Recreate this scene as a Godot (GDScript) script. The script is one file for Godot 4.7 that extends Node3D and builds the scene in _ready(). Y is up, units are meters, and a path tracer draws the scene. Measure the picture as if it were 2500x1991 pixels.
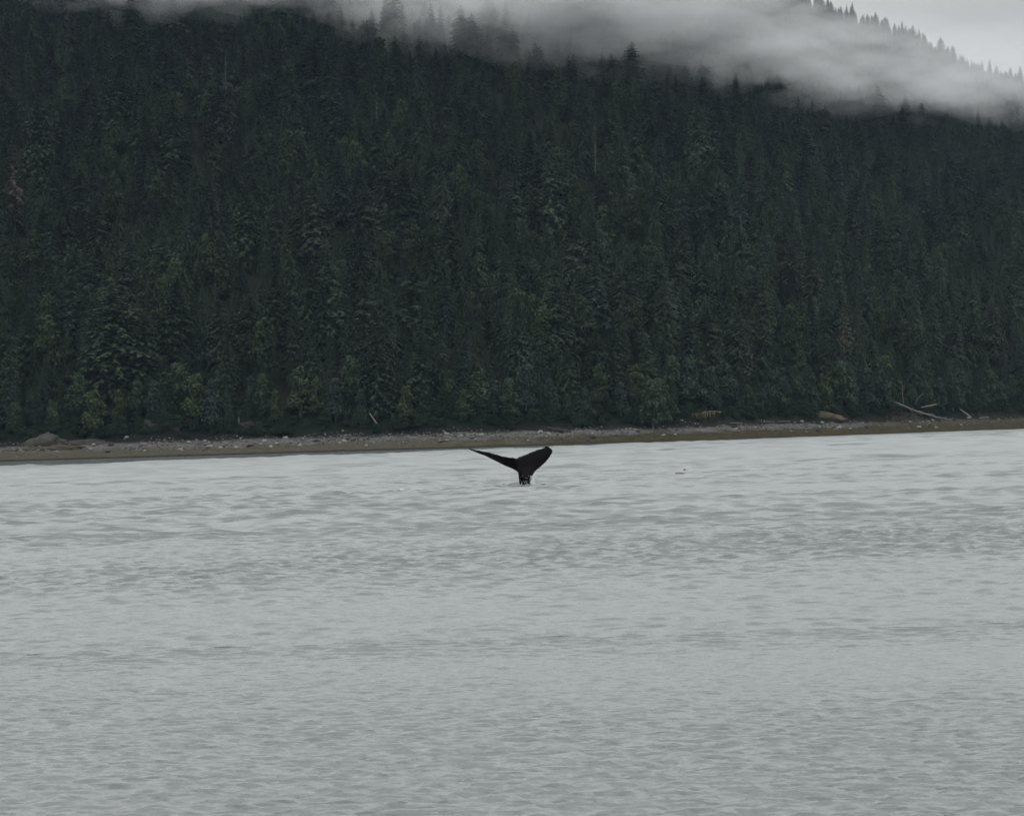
extends Node3D
# A humpback's tail above grey water, a tidal beach and a forested hillside under drifting mist. Depth d is -z, in metres from the boat.

var rng := RandomNumberGenerator.new()
var used := {}
var M := {}
var n_land := FastNoiseLite.new()
var n_fine := FastNoiseLite.new()
var n_chop := FastNoiseLite.new()
var n_ripple := FastNoiseLite.new()
var n_patch := FastNoiseLite.new()
var n_line := FastNoiseLite.new()
const WHALE := Vector2(0.742, 146.25)

# ------------------------------------------------------------------ naming
func numbered(called: String) -> String:
	var n: int = used.get(called, -1) + 1
	used[called] = n
	return called if n == 0 else "%s_%03d" % [called, n]

func tag(o: Node3D, label: String, category: String, group := "", kind := "") -> Node3D:
	if label: o.set_meta("label", label)
	if category: o.set_meta("category", category)
	if group: o.set_meta("group", group)
	if kind: o.set_meta("kind", kind)
	return o

func thing(called: String, at: Vector3) -> Node3D:
	var o := Node3D.new()
	o.name = numbered(called)
	o.position = at
	add_child(o)
	return o

func part(called: String, mesh: Mesh, mat: Material, parent: Node3D) -> MeshInstance3D:
	var o := MeshInstance3D.new()
	o.name = called
	o.mesh = mesh
	o.material_override = mat
	parent.add_child(o, true)
	return o

func solo(called: String, mesh: Mesh, mat: Material, at := Vector3.ZERO) -> MeshInstance3D:
	var o := MeshInstance3D.new()
	o.name = numbered(called)
	o.mesh = mesh
	o.material_override = mat
	o.position = at
	add_child(o)
	return o

func mass(called: String, mesh: Mesh, mat: Material, where: Array, tints: Array, parent: Node3D) -> MultiMeshInstance3D:
	var mm := MultiMesh.new()
	mm.transform_format = MultiMesh.TRANSFORM_3D
	mm.use_colors = true
	mm.mesh = mesh
	mm.instance_count = where.size()
	for i in where.size():
		mm.set_instance_transform(i, where[i])
		mm.set_instance_color(i, tints[i])
	var o := MultiMeshInstance3D.new()
	o.name = called
	o.multimesh = mm
	o.material_override = mat
	o.set_meta("kind", "stuff")
	parent.add_child(o, true)
	return o

func paint(rough: float, spec := 0.35, color := Color.WHITE) -> StandardMaterial3D:
	var m := StandardMaterial3D.new()
	m.vertex_color_use_as_albedo = true
	m.albedo_color = color.linear_to_srgb()
	m.roughness = rough
	m.metallic_specular = spec
	return m

# ------------------------------------------------------------------ the lie of the land
const SHORE_X := [-400.0, -154.0, 0.0, 59.0, 124.0, 204.0, 500.0]
const SHORE_D := [652.0, 663.0, 664.0, 700.0, 780.0, 885.0, 960.0]

func shore(x: float) -> float:
	var i := 0
	while i < 5 and x > SHORE_X[i + 1]: i += 1
	var t := clampf((x - SHORE_X[i]) / (SHORE_X[i + 1] - SHORE_X[i]), 0.0, 1.0)
	return lerpf(SHORE_D[i], SHORE_D[i + 1], t)

func ridge_top(x: float) -> float:
	return 317.0 - (x - 254.0) * 0.463

func land(x: float, d: float) -> float:
	var s := d - shore(x) + n_land.get_noise_2d(x * 3.0, 900.0) * 4.0
	if s < 30.0:
		return s / 30.0 * 5.0
	var k := (ridge_top(x) - 5.0) / (1670.0 - shore(x))
	var y := 5.0 + k * (s - 30.0)
	y += n_land.get_noise_2d(x, d) * 22.0 * clampf((s - 40.0) / 120.0, 0.0, 1.0) * clampf((1760.0 - d) / 150.0, 0.25, 1.0)
	y += 3.0 * (1.0 - exp(-(s - 30.0) / 12.0))
	if y > 150.0:
		var cap := lerpf(275.0, 460.0, smoothstep(0.0, 190.0, x))
		y = -40.0 * log(exp(-y / 40.0) + exp(-cap / 40.0))
	if d > 1700.0:
		y -= 0.4 * (d - 1700.0)
	return y

func on_land(x: float, d: float, lift := 0.0) -> Vector3:
	return Vector3(x, land(x, d) + lift, -d)

# ------------------------------------------------------------------ mesh pieces
func tri(st: SurfaceTool, a: Vector3, b: Vector3, c: Vector3, col: Color) -> void:
	st.set_color(col)
	st.add_vertex(a)
	st.set_color(col)
	st.add_vertex(b)
	st.set_color(col)
	st.add_vertex(c)

func leaf_tri(st: SurfaceTool, a: Vector3, b: Vector3, c: Vector3, col: Color, out: Vector3) -> void:
	# a face of needles turned outwards and up, its shading softened towards the crown's own surface
	var n := (c - a).cross(b - a)
	if n.dot(out + Vector3.UP) < 0.0:
		n = -n
		var keep := b
		b = c
		c = keep
	n = (n.normalized() * 0.4 + out * 0.45 + Vector3.UP * 0.4).normalized()
	for v in [a, b, c]:
		st.set_color(col)
		st.set_normal(n)
		st.add_vertex(v)

func tube(st: SurfaceTool, pts: Array, radii: Array, sides: int, col: Color, col_end := Color(-1, 0, 0)) -> void:
	var rings := []
	for i in pts.size():
		var dir: Vector3 = (pts[mini(i + 1, pts.size() - 1)] - pts[maxi(i - 1, 0)]).normalized()
		var side := dir.cross(Vector3.FORWARD if absf(dir.z) < 0.9 else Vector3.UP).normalized()
		var up := side.cross(dir)
		var ring := []
		for k in sides:
			var a := TAU * k / sides
			ring.append(pts[i] + (side * cos(a) + up * sin(a)) * radii[i])
		rings.append(ring)
	for i in pts.size() - 1:
		var c := col if col_end.r < 0.0 else col.lerp(col_end, float(i) / (pts.size() - 1))
		for k in sides:
			var l := (k + 1) % sides
			tri(st, rings[i][k], rings[i + 1][k], rings[i][l], c)
			tri(st, rings[i][l], rings[i + 1][k], rings[i + 1][l], c)
	var last: int = pts.size() - 1
	for k in range(1, sides - 1):
		tri(st, rings[last][0], rings[last][k + 1], rings[last][k], col if col_end.r < 0.0 else col_end)
		tri(st, rings[0][0], rings[0][k], rings[0][k + 1], col)

func begin() -> SurfaceTool:
	var st := SurfaceTool.new()
	st.begin(Mesh.PRIMITIVE_TRIANGLES)
	return st

func finish(st: SurfaceTool, smooth := false) -> ArrayMesh:
	if smooth: st.index()
	st.generate_normals()
	return st.commit()

# A conifer of unit height 30: whorls of drooping sprays, each spray a spine with needle-bearing twigs.
func conifer_crown(r: RandomNumberGenerator, width: float, bare: float, density: float, round_top: float, leaf: Color, tip: Color) -> ArrayMesh:
	var st := begin()
	var y := 30.0 * bare
	tip = leaf.lerp(tip, 0.5)
	var lean := Vector3(r.randf_range(-0.5, 0.5), 0, r.randf_range(-0.5, 0.5))
	var bulge := r.randf_range(0.0, TAU)
	while y < 29.6:
		var t := (y / 30.0 - bare) / (1.0 - bare)
		var reach := (width * (1.0 - exp(-(1.0 - t) * 30.0 * (1.0 - bare) * round_top / width)) + 0.12) * minf(1.0, 0.7 + t * 3.0)
		var count := int(round(lerpf(10.0, 5.0, t) * density))
		var turn := r.randf() * TAU
		for k in count:
			if r.randf() < 0.07: continue
			var az := turn + TAU * (k + r.randf_range(-0.35, 0.35)) / count
			var len := reach * r.randf_range(0.62, 1.18) * (1.0 + 0.16 * sin(az * 2.0 + bulge))
			var out := Vector3(cos(az), 0, sin(az))
			var across := Vector3(-sin(az), 0, cos(az))
			var root := Vector3(0, y + r.randf_range(-0.3, 0.3), 0) + lean * t
			var rise := lerpf(-0.3, 0.3, t * t) + r.randf_range(-0.1, 0.1)
			var sag := lerpf(0.5, 0.42, t)
			var spine := []
			for i in 5:
				var u := i / 4.0
				spine.append(root + out * (len * u) + Vector3.UP * (len * (rise * u - sag * u * u + 0.14 * u * u * u)))
			var wide := len * r.randf_range(0.24, 0.38) + 0.26
			var dark := leaf * r.randf_range(0.86, 1.08)
			for i in range(1, 5):
				var u: float = i / 4.0
				var w: float = wide * (1.25 - 0.8 * u) * r.randf_range(0.5, 1.35)
				var fwd: Vector3 = out * (len * 0.18)
				var hang := Vector3.UP * (-0.04 * len - 0.12) * r.randf_range(0.3, 1.6)
				var base: Vector3 = spine[i - 1]
				var here: Vector3 = spine[i]
				var c := dark.lerp(tip, u * r.randf_range(0.0, 0.45))
				c.a = 1.0
				leaf_tri(st, base, here + across * w + hang - fwd * 0.3, here + fwd * 0.15, c, out)
				leaf_tri(st, base, here + fwd * 0.15, here - across * w + hang - fwd * 0.3, c, out)
				if i == 2:
					leaf_tri(st, base, here + fwd * 0.4, (base + here) * 0.5 + hang * 2.2, dark, out)
			leaf_tri(st, spine[3] - across * wide * 0.25, spine[3] + across * wide * 0.25, spine[4] + out * (len * 0.12) + Vector3.UP * 0.1, tip, out)
		y += lerpf(0.85, 0.45, t) * r.randf_range(0.8, 1.2) / density
	# the leader
	leaf_tri(st, Vector3(-0.14, 28.9, 0) + lean, Vector3(0.14, 28.9, 0) + lean, Vector3(0, 30.6, 0) + lean, leaf, Vector3.BACK)
	leaf_tri(st, Vector3(0, 28.9, -0.14) + lean, Vector3(0, 28.9, 0.14) + lean, Vector3(0, 30.6, 0) + lean, leaf, Vector3.BACK)
	return st.commit()

func trunk_mesh(r: RandomNumberGenerator, high: float, thick: float, col: Color) -> ArrayMesh:
	var st := begin()
	var pts := []
	var radii := []
	for i in 7:
		var t := i / 6.0
		pts.append(Vector3(r.randf_range(-0.1, 0.1) * t, high * t - 0.8 * (1.0 - t), r.randf_range(-0.1, 0.1) * t))
		radii.append(thick * (1.0 - 0.93 * t) * (1.35 if i == 0 else 1.0))
	tube(st, pts, radii, 7, col, col * 0.9)
	return finish(st, true)

# A broadleaf crown of unit height 14: leaf tufts scattered through overlapping lobes.
func alder_crown(r: RandomNumberGenerator, leaf: Color, tip: Color, wide: float, tufts: int) -> ArrayMesh:
	var st := begin()
	var lobes := []
	for i in 13:
		var t := i / 12.0
		var a := r.randf() * TAU
		var off := wide * (0.55 - 0.45 * t) * r.randf_range(0.4, 1.1)
		lobes.append([Vector3(cos(a) * off, lerpf(2.2, 12.2, t), sin(a) * off), lerpf(2.5, 1.3, t) * r.randf_range(0.8, 1.2) * wide / 4.2])
	for n in tufts:
		var lobe: Array = lobes[r.randi() % lobes.size()]
		var v := Vector3(r.randfn(), r.randfn(), r.randfn()).normalized()
		if v.y < -0.3: v.y = -v.y * 0.5
		var p: Vector3 = lobe[0] + v * lobe[1] * r.randf_range(0.72, 1.12)
		var c := leaf.lerp(tip, clampf(0.5 * v.y + r.randf_range(-0.1, 0.5), 0.0, 1.0))
		c.a = 1.0
		for k in 2:
			var flat := (v * 0.8 + Vector3(r.randfn(), r.randfn() + 0.5, r.randfn()) * 0.6).normalized()
			var e := flat.cross(Vector3(r.randfn(), r.randfn(), r.randfn())).normalized() * r.randf_range(0.28, 0.55)
			var f := flat.cross(e.normalized()) * r.randf_range(0.2, 0.38)
			var q := p + Vector3(r.randfn(), r.randfn(), r.randfn()) * 0.22
			tri(st, q - e, q + f, q + e, c)
			tri(st, q - e, q + e, q - f * 0.8, c)
	return finish(st)

func alder_stems(r: RandomNumberGenerator, col: Color) -> ArrayMesh:
	var st := begin()
	for k in 3:
		var a := TAU * k / 3.0 + r.randf()
		var pts := []
		var radii := []
		for i in 6:
			var t := i / 5.0
			pts.append(Vector3(cos(a) * 1.9 * t * t + r.randf_range(-0.1, 0.1), 11.0 * t - 0.5, sin(a) * 1.9 * t * t))
			radii.append(0.2 * (1.0 - 0.85 * t))
		tube(st, pts, radii, 6, col)
	return finish(st, true)

# A dead standing trunk with bare limbs.
func snag_mesh(r: RandomNumberGenerator, high: float, thick: float, limbs: int, col: Color, bend := 0.0) -> Array:
	var st := begin()
	var pts := []
	var radii := []
	for i in 9:
		var t := i / 8.0
		pts.append(Vector3(bend * t * t, high * t - 0.5, r.randf_range(-0.12, 0.12)))
		radii.append(thick * (1.0 - 0.85 * t))
	tube(st, pts, radii, 7, col, col * 1.1)
	var lb := begin()
	for k in limbs:
		var t := r.randf_range(0.3, 0.97)
		var a := r.randf() * TAU
		var len := (1.0 - t * 0.7) * high * r.randf_range(0.06, 0.17)
		var root := Vector3(bend * t * t, high * t - 0.5, 0)
		var out := Vector3(cos(a), r.randf_range(-0.25, 0.25), sin(a))
		var mid := root + out * len * 0.55
		var end := mid + out * len * 0.5 + Vector3.UP * len * r.randf_range(-0.15, 0.2)
		tube(lb, [root, mid, end], [0.07, 0.05, 0.015], 4, col * r.randf_range(0.8, 1.2))
		for j in 2:
			var s := mid.lerp(end, r.randf())
			tube(lb, [s, s + (out + Vector3(r.randfn(), r.randfn(), r.randfn()) * 0.6) * len * 0.3], [0.035, 0.01], 3, col)
	return [finish(st, true), finish(lb)]

func rock_mesh(r: RandomNumberGenerator, flat: float, base: Color, side := 10) -> ArrayMesh:
	var st := begin()
	var nz := FastNoiseLite.new()
	nz.seed = r.randi()
	nz.frequency = 0.6
	nz.fractal_octaves = 4
	nz.fractal_gain = 0.6
	var rows := side / 2 + 1
	var grid := []
	for i in rows + 1:
		var row := []
		var th := PI * i / rows
		for k in side:
			var ph := TAU * k / side
			var v := Vector3(sin(th) * cos(ph), cos(th), sin(th) * sin(ph))
			var g := 1.0 + 0.75 * nz.get_noise_3dv(v * 1.6)
			# planed faces
			g *= 1.0 - 0.25 * maxf(0.0, v.dot(Vector3(0.5, 0.7, 0.5).normalized()) - 0.55)
			row.append(v * g * Vector3(1, flat, 0.85))
		grid.append(row)
	for i in rows:
		for k in side:
			var l := (k + 1) % side
			var shade := 1.0 + 0.6 * nz.get_noise_3dv(grid[i][k] * 3.0)
			var c := base * shade
			c.a = 1.0
			tri(st, grid[i][k], grid[i][l], grid[i + 1][k], c)
			tri(st, grid[i][l], grid[i + 1][l], grid[i + 1][k], c)
	return finish(st)

# ------------------------------------------------------------------ water
func ruffle(x: float, d: float) -> float:
	# how much the breeze roughens the water here: calm slicks, ruffled patches, glassy under the lee of the shore
	var m := 1.12 + 0.95 * n_patch.get_noise_2d(x * 0.4, d * 1.3)
	m += 0.4 * smoothstep(150.0, 118.0, d) * smoothstep(62.0, 92.0, d) * smoothstep(25.0, -12.0, x)
	m -= 0.12 * smoothstep(148.0, 175.0, d) * smoothstep(420.0, 280.0, d)
	m = clampf(m, 0.4, 1.7)
	var lee := shore(x) - d
	var wide := lerpf(lerpf(235.0, 125.0, smoothstep(-140.0, 0.0, x)), 22.0, smoothstep(-10.0, 95.0, x)) * (1.0 + 0.35 * n_line.get_noise_2d(x * 2.0, 50.0))
	m *= smoothstep(wide * 0.85, wide * 1.2, lee + 14.0 * n_chop.get_noise_2d(x * 0.15, d * 0.05)) * 0.97 + 0.03
	return m

# wakes of the boat and the whale: crest distance, slant, length, height, x from, x to
const WAKES := [
	[96.5, 0.012, 1.1, 0.075, -60.0, 60.0], [99.0, 0.012, 1.0, 0.05, -60.0, 2.0], [101.5, 0.02, 1.1, 0.045, -60.0, 60.0], [107.0, 0.02, 1.3, 0.04, -60.0, 60.0], [121.0, 0.03, 1.5, 0.055, 8.0, 80.0], [117.0, 0.0, 1.3, 0.045, -70.0, -4.0],
	[88.0, 0.03, 1.0, 0.035, -60.0, 60.0], [79.0, -0.02, 0.9, 0.025, -60.0, 60.0], [309.0, 0.05, 1.8, 0.36, -120.0, 140.0], [317.0, 0.05, 1.8, 0.16, -120.0, 140.0], [356.0, 0.04, 2.0, 0.36, -140.0, 30.0], [374.0, 0.04, 2.0, 0.2, -140.0, 60.0], [142.0, 0.03, 1.3, 0.05, 6.0, 60.0], [136.0, 0.02, 1.2, 0.045, -40.0, 40.0],
]

func swell(x: float, d: float, lod: int) -> float:
	if lod == 0:
		return 0.05 * n_ripple.get_noise_2d(x * 0.62, d * 3.0) + 0.02 * n_chop.get_noise_2d(x * 0.5, d)
	if lod == 1:
		return 0.095 * n_ripple.get_noise_2d(x * 0.3, d * 1.7) + 0.03 * n_chop.get_noise_2d(x * 0.5, d)
	if lod == 2:
		return 0.16 * n_ripple.get_noise_2d(x * 0.1, d * 0.8) + 0.03 * n_chop.get_noise_2d(x * 0.4, d)
	if lod == 3:
		return 0.55 * n_ripple.get_noise_2d(x * 0.022, d * 0.17) + 0.05 * n_chop.get_noise_2d(x * 0.3, d)
	return 0.2 * n_chop.get_noise_2d(x * 0.15, d)

func wave(x: float, d: float, _lod := 0) -> float:
	# long waves carry on where the short ones become too fine to draw
	var m := ruffle(x, d)
	var at := smoothstep(29.0, 35.5, d) + smoothstep(66.0, 81.0, d) + smoothstep(175.0, 208.0, d) + smoothstep(590.0, 657.0, d)
	var lod := int(at)
	var t := at - lod
	var y := swell(x, d, lod)
	if t > 0.001: y = lerpf(y, swell(x, d, lod + 1), t)
	y *= m
	if d > 70.0 and d < 400.0:
		for w in WAKES:
			var off: float = d - w[0] - w[1] * x - 1.6 * n_line.get_noise_2d(x * 1.2, w[0] * 7.0)
			if absf(off) < w[2] * 2.5 and x > w[4] and x < w[5]:
				var q: float = off / w[2]
				y += 0.6 * w[3] * exp(-q * q * 1.4) * (0.8 + 0.6 * n_line.get_noise_2d(x * 2.5, w[0] * 3.0)) * clampf(minf(x - w[4], w[5] - x) / 14.0, 0.0, 1.0)
		var away := Vector2(x, d).distance_to(WHALE)
		if away < 9.0:
			y += 0.15 * cos(away * 3.6) * exp(-away * 0.4) + 0.05 * exp(-away * 1.2)
		if x < 1.0 and x > -16.0:
			y += 0.16 * n_chop.get_noise_2d(x * 2.6, d * 1.6 + 40.0) * exp(-pow((d - 145.0 - x * 0.9) / 2.2, 2.0))
	return y

func water_band(into: ArrayMesh, d0: float, d1: float, sz: float, sx: float, half0: float, half1: float, lod: int) -> void:
	var rows := int(ceil((d1 - d0) / sz)) + 1
	var cols := int(ceil(2.0 * half1 / sx)) + 1
	var hs := PackedFloat32Array()
	hs.resize(rows * cols)
	var pos := PackedVector3Array()
	pos.resize(rows * cols)
	var nor := PackedVector3Array()
	nor.resize(rows * cols)
	for i in rows:
		var d := d0 + (d1 - d0) * i / (rows - 1)
		var half := lerpf(half0, half1, float(i) / (rows - 1))
		for k in cols:
			var x := half * (2.0 * k / (cols - 1) - 1.0)
			var y := wave(x, d, lod)
			hs[i * cols + k] = y
			pos[i * cols + k] = Vector3(x, y, -d)
	var dz := (d1 - d0) / (rows - 1)
	for i in rows:
		var dx := 2.0 * lerpf(half0, half1, float(i) / (rows - 1)) / (cols - 1)
		var slant := (half1 - half0) / (rows - 1)
		var a := maxi(i - 1, 0)
		var b := mini(i + 1, rows - 1)
		for k in cols:
			var l := maxi(k - 1, 0)
			var r := mini(k + 1, cols - 1)
			var gx := (hs[i * cols + r] - hs[i * cols + l]) / (dx * (r - l))
			var drift := slant * (2.0 * k / (cols - 1) - 1.0)
			var gd := (hs[b * cols + k] - hs[a * cols + k]) / (b - a)
			gd = (gd - gx * drift) / dz
			nor[i * cols + k] = Vector3(-gx, 1.0, gd).normalized()
	var idx := PackedInt32Array()
	idx.resize((rows - 1) * (cols - 1) * 6)
	var n := 0
	for i in rows - 1:
		for k in cols - 1:
			var q := i * cols + k
			idx[n] = q
			idx[n + 1] = q + cols
			idx[n + 2] = q + 1
			idx[n + 3] = q + 1
			idx[n + 4] = q + cols
			idx[n + 5] = q + cols + 1
			n += 6
	var arrays := []
	arrays.resize(Mesh.ARRAY_MAX)
	arrays[Mesh.ARRAY_VERTEX] = pos
	arrays[Mesh.ARRAY_NORMAL] = nor
	arrays[Mesh.ARRAY_INDEX] = idx
	into.add_surface_from_arrays(Mesh.PRIMITIVE_TRIANGLES, arrays)

func build_water() -> void:
	var fine := FastNoiseLite.new()
	fine.seed = 31
	fine.noise_type = FastNoiseLite.TYPE_SIMPLEX_SMOOTH
	fine.frequency = 0.035
	fine.fractal_octaves = 4
	fine.fractal_gain = 0.55
	var im := fine.get_seamless_image(1024, 1024, false, false, 0.1, true)
	im.convert(Image.FORMAT_RGBA8)
	im.bump_map_to_normal_map(3.0)
	var m := StandardMaterial3D.new()
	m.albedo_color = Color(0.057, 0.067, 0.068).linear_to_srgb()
	m.roughness = 0.35
	m.metallic_specular = 0.7
	m.normal_enabled = true
	m.normal_texture = ImageTexture.create_from_image(im)
	m.normal_scale = 1.7
	m.uv1_triplanar = true
	m.uv1_world_triplanar = true
	m.uv1_scale = Vector3(0.09, 0.15, 0.19)
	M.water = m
	var mesh := ArrayMesh.new()
	water_band(mesh, 13.0, 36.0, 0.032, 0.085, 11.5, 16.5, 0)
	water_band(mesh, 35.9, 82.0, 0.09, 0.15, 16.5, 28.5, 0)
	water_band(mesh, 81.8, 210.0, 0.28, 0.38, 28.5, 66.0, 1)
	water_band(mesh, 209.0, 660.0, 1.2, 1.2, 66.0, 195.0, 2)
	water_band(mesh, 659.0, 1010.0, 2.2, 2.2, 195.0, 340.0, 3)
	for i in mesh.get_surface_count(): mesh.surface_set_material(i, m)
	# the glassy strip in the lee of the shore
	var calm: StandardMaterial3D = m.duplicate()
	calm.roughness = 0.17
	calm.normal_enabled = false
	var lee := begin()
	for k in 150:
		for q in 12:
			var corner := []
			for o in [[0, 0], [1, 0], [0, 1], [1, 1]]:
				var x: float = -230.0 + (k + o[0]) * 3.4
				var wide := lerpf(lerpf(250.0, 140.0, smoothstep(-140.0, 0.0, x)), 30.0, smoothstep(-10.0, 95.0, x))
				corner.append(Vector3(x, 0.03, -(shore(x) + 3.0 - (wide + 3.0) * (q + o[1]) / 12.0)))
			tri(lee, corner[0], corner[1], corner[2], Color.WHITE)
			tri(lee, corner[1], corner[3], corner[2], Color.WHITE)
	# and the slick that the whale leaves
	for k in 24:
		var a := TAU * k / 24.0
		var b := TAU * (k + 1) / 24.0
		var hub := Vector3(WHALE.x + 0.3, 0.035, -WHALE.y + 2.2)
		tri(lee, hub, hub + Vector3(cos(b) * 3.4, 0.0, sin(b) * 2.6), hub + Vector3(cos(a) * 3.4, 0.0, sin(a) * 2.6), Color.WHITE)
	lee.index()
	lee.generate_normals()
	mesh = lee.commit(mesh)
	mesh.surface_set_material(mesh.get_surface_count() - 1, calm)
	# open water round about, down to the horizon
	var out := begin()
	var ring := [Vector3(-6000, -0.4, 900), Vector3(6000, -0.4, 900), Vector3(6000, -0.4, -1300), Vector3(-6000, -0.4, -1300)]
	tri(out, ring[0], ring[3], ring[1], Color.WHITE)
	tri(out, ring[1], ring[3], ring[2], Color.WHITE)
	out.generate_normals()
	mesh = out.commit(mesh)
	mesh.surface_set_material(mesh.get_surface_count() - 1, m)
	tag(solo("water", mesh, null), "grey rippled sea water with dark streaks", "water", "", "structure")

# ------------------------------------------------------------------ beach and hill
func sheet(x0: float, x1: float, sx: float, s0: float, s1: float, ss: float, follow: bool, lift: Callable, tint: Callable) -> ArrayMesh:
	var cols := int((x1 - x0) / sx) + 1
	var rows := int((s1 - s0) / ss) + 1
	var pos := PackedVector3Array()
	var col := PackedColorArray()
	for i in rows:
		for k in cols:
			var x := x0 + k * sx
			var d := s0 + i * ss + (shore(x) if follow else 0.0)
			var y: float = lift.call(x, d)
			pos.append(Vector3(x, y, -d))
			col.append(tint.call(x, d, y))
	var st := begin()
	for i in pos.size():
		st.set_color(col[i])
		st.add_vertex(pos[i])
	for i in rows - 1:
		for k in cols - 1:
			var q := i * cols + k
			for v in [q, q + cols, q + 1, q + 1, q + cols, q + cols + 1]:
				st.add_index(v)
	st.generate_normals()
	return st.commit()

func beach_height(x: float, d: float) -> float:
	var s := d - shore(x)
	var y := land(x, d)
	y += n_fine.get_noise_2d(x * 1.2, d * 1.2) * 0.6 * smoothstep(-1.0, 6.0, s)
	y += maxf(0.0, n_land.get_noise_2d(x * 7.0, d * 4.0)) * 1.1 * smoothstep(24.0, 31.0, s)
	return y + 0.05

func beach_tint(x: float, d: float, y: float) -> Color:
	var a := n_fine.get_noise_2d(x * 0.8, d * 2.0)
	var b := n_land.get_noise_2d(x * 5.0, d * 6.0)
	var wet := Color(0.0127, 0.0127, 0.0121)
	var weed := Color(0.0433, 0.0345, 0.0147).lerp(Color(0.0208, 0.0194, 0.0107), clampf(0.5 + 1.4 * a, 0, 1))
	var sand := Color(0.0664, 0.0605, 0.0442) * (1.0 + 0.5 * a)
	var gravel := Color(0.0751, 0.0751, 0.0722) * (1.0 + 0.9 * a)
	var soil := Color(0.0094, 0.0084, 0.0088)
	var turf := Color(0.0065, 0.0091, 0.0050)
	# further right more rockweed; to the left more pale sand and gravel
	var right := smoothstep(-30.0, 60.0, x + 40.0 * b)
	var mid := sand.lerp(weed, clampf(right * 0.95 + 0.25 + 0.9 * a, 0.0, 1.0))
	var c := wet.lerp(mid, smoothstep(0.15, 0.75, y + 0.4 * a))
	c = c.lerp(weed, smoothstep(2.6, 1.2, y) * right * 0.6)
	c = c.lerp(gravel, smoothstep(2.3, 3.3, y + 0.9 * b) * (1.0 - 0.75 * smoothstep(110.0, 150.0, x)))
	c = c.lerp(soil, smoothstep(4.1, 4.7, y + 0.7 * b))
	c = c.lerp(turf, smoothstep(6.0, 7.0, y + 0.9 * a))
	c.a = 1.0
	return c

func build_land() -> void:
	var grit := FastNoiseLite.new()
	grit.seed = 5
	grit.frequency = 0.09
	grit.fractal_octaves = 4
	var im := grit.get_seamless_image(512, 512, false, false, 0.1, true)
	var m := paint(0.95, 0.2)
	m.heightmap_enabled = true
	m.heightmap_texture = ImageTexture.create_from_image(im)
	m.heightmap_scale = 14.0
	m.uv1_triplanar = true
	m.uv1_world_triplanar = true
	m.uv1_scale = Vector3(0.17, 0.17, 0.17)
	M.ground = m
	var hill := sheet(-560.0, 680.0, 9.0, 640.0, 2060.0, 9.0, false,
		func(x, d): return land(x, d) - (0.9 if d - shore(x) < 60.0 else 0.0),
		func(x, d, _y): return Color(0.012, 0.014, 0.009) * (1.0 + 0.4 * n_land.get_noise_2d(x * 2.0, d * 2.0)))
	tag(solo("hillside", hill, m), "steep hillside under the forest, running up into the mist", "hill", "", "structure")
	var b := sheet(-260.0, 330.0, 0.9, -14.0, 46.0, 0.75, true, beach_height, beach_tint)
	tag(solo("beach", b, m), "narrow tidal beach of pale gravel and yellow-brown weed along the far shore", "beach", "", "structure")

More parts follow.
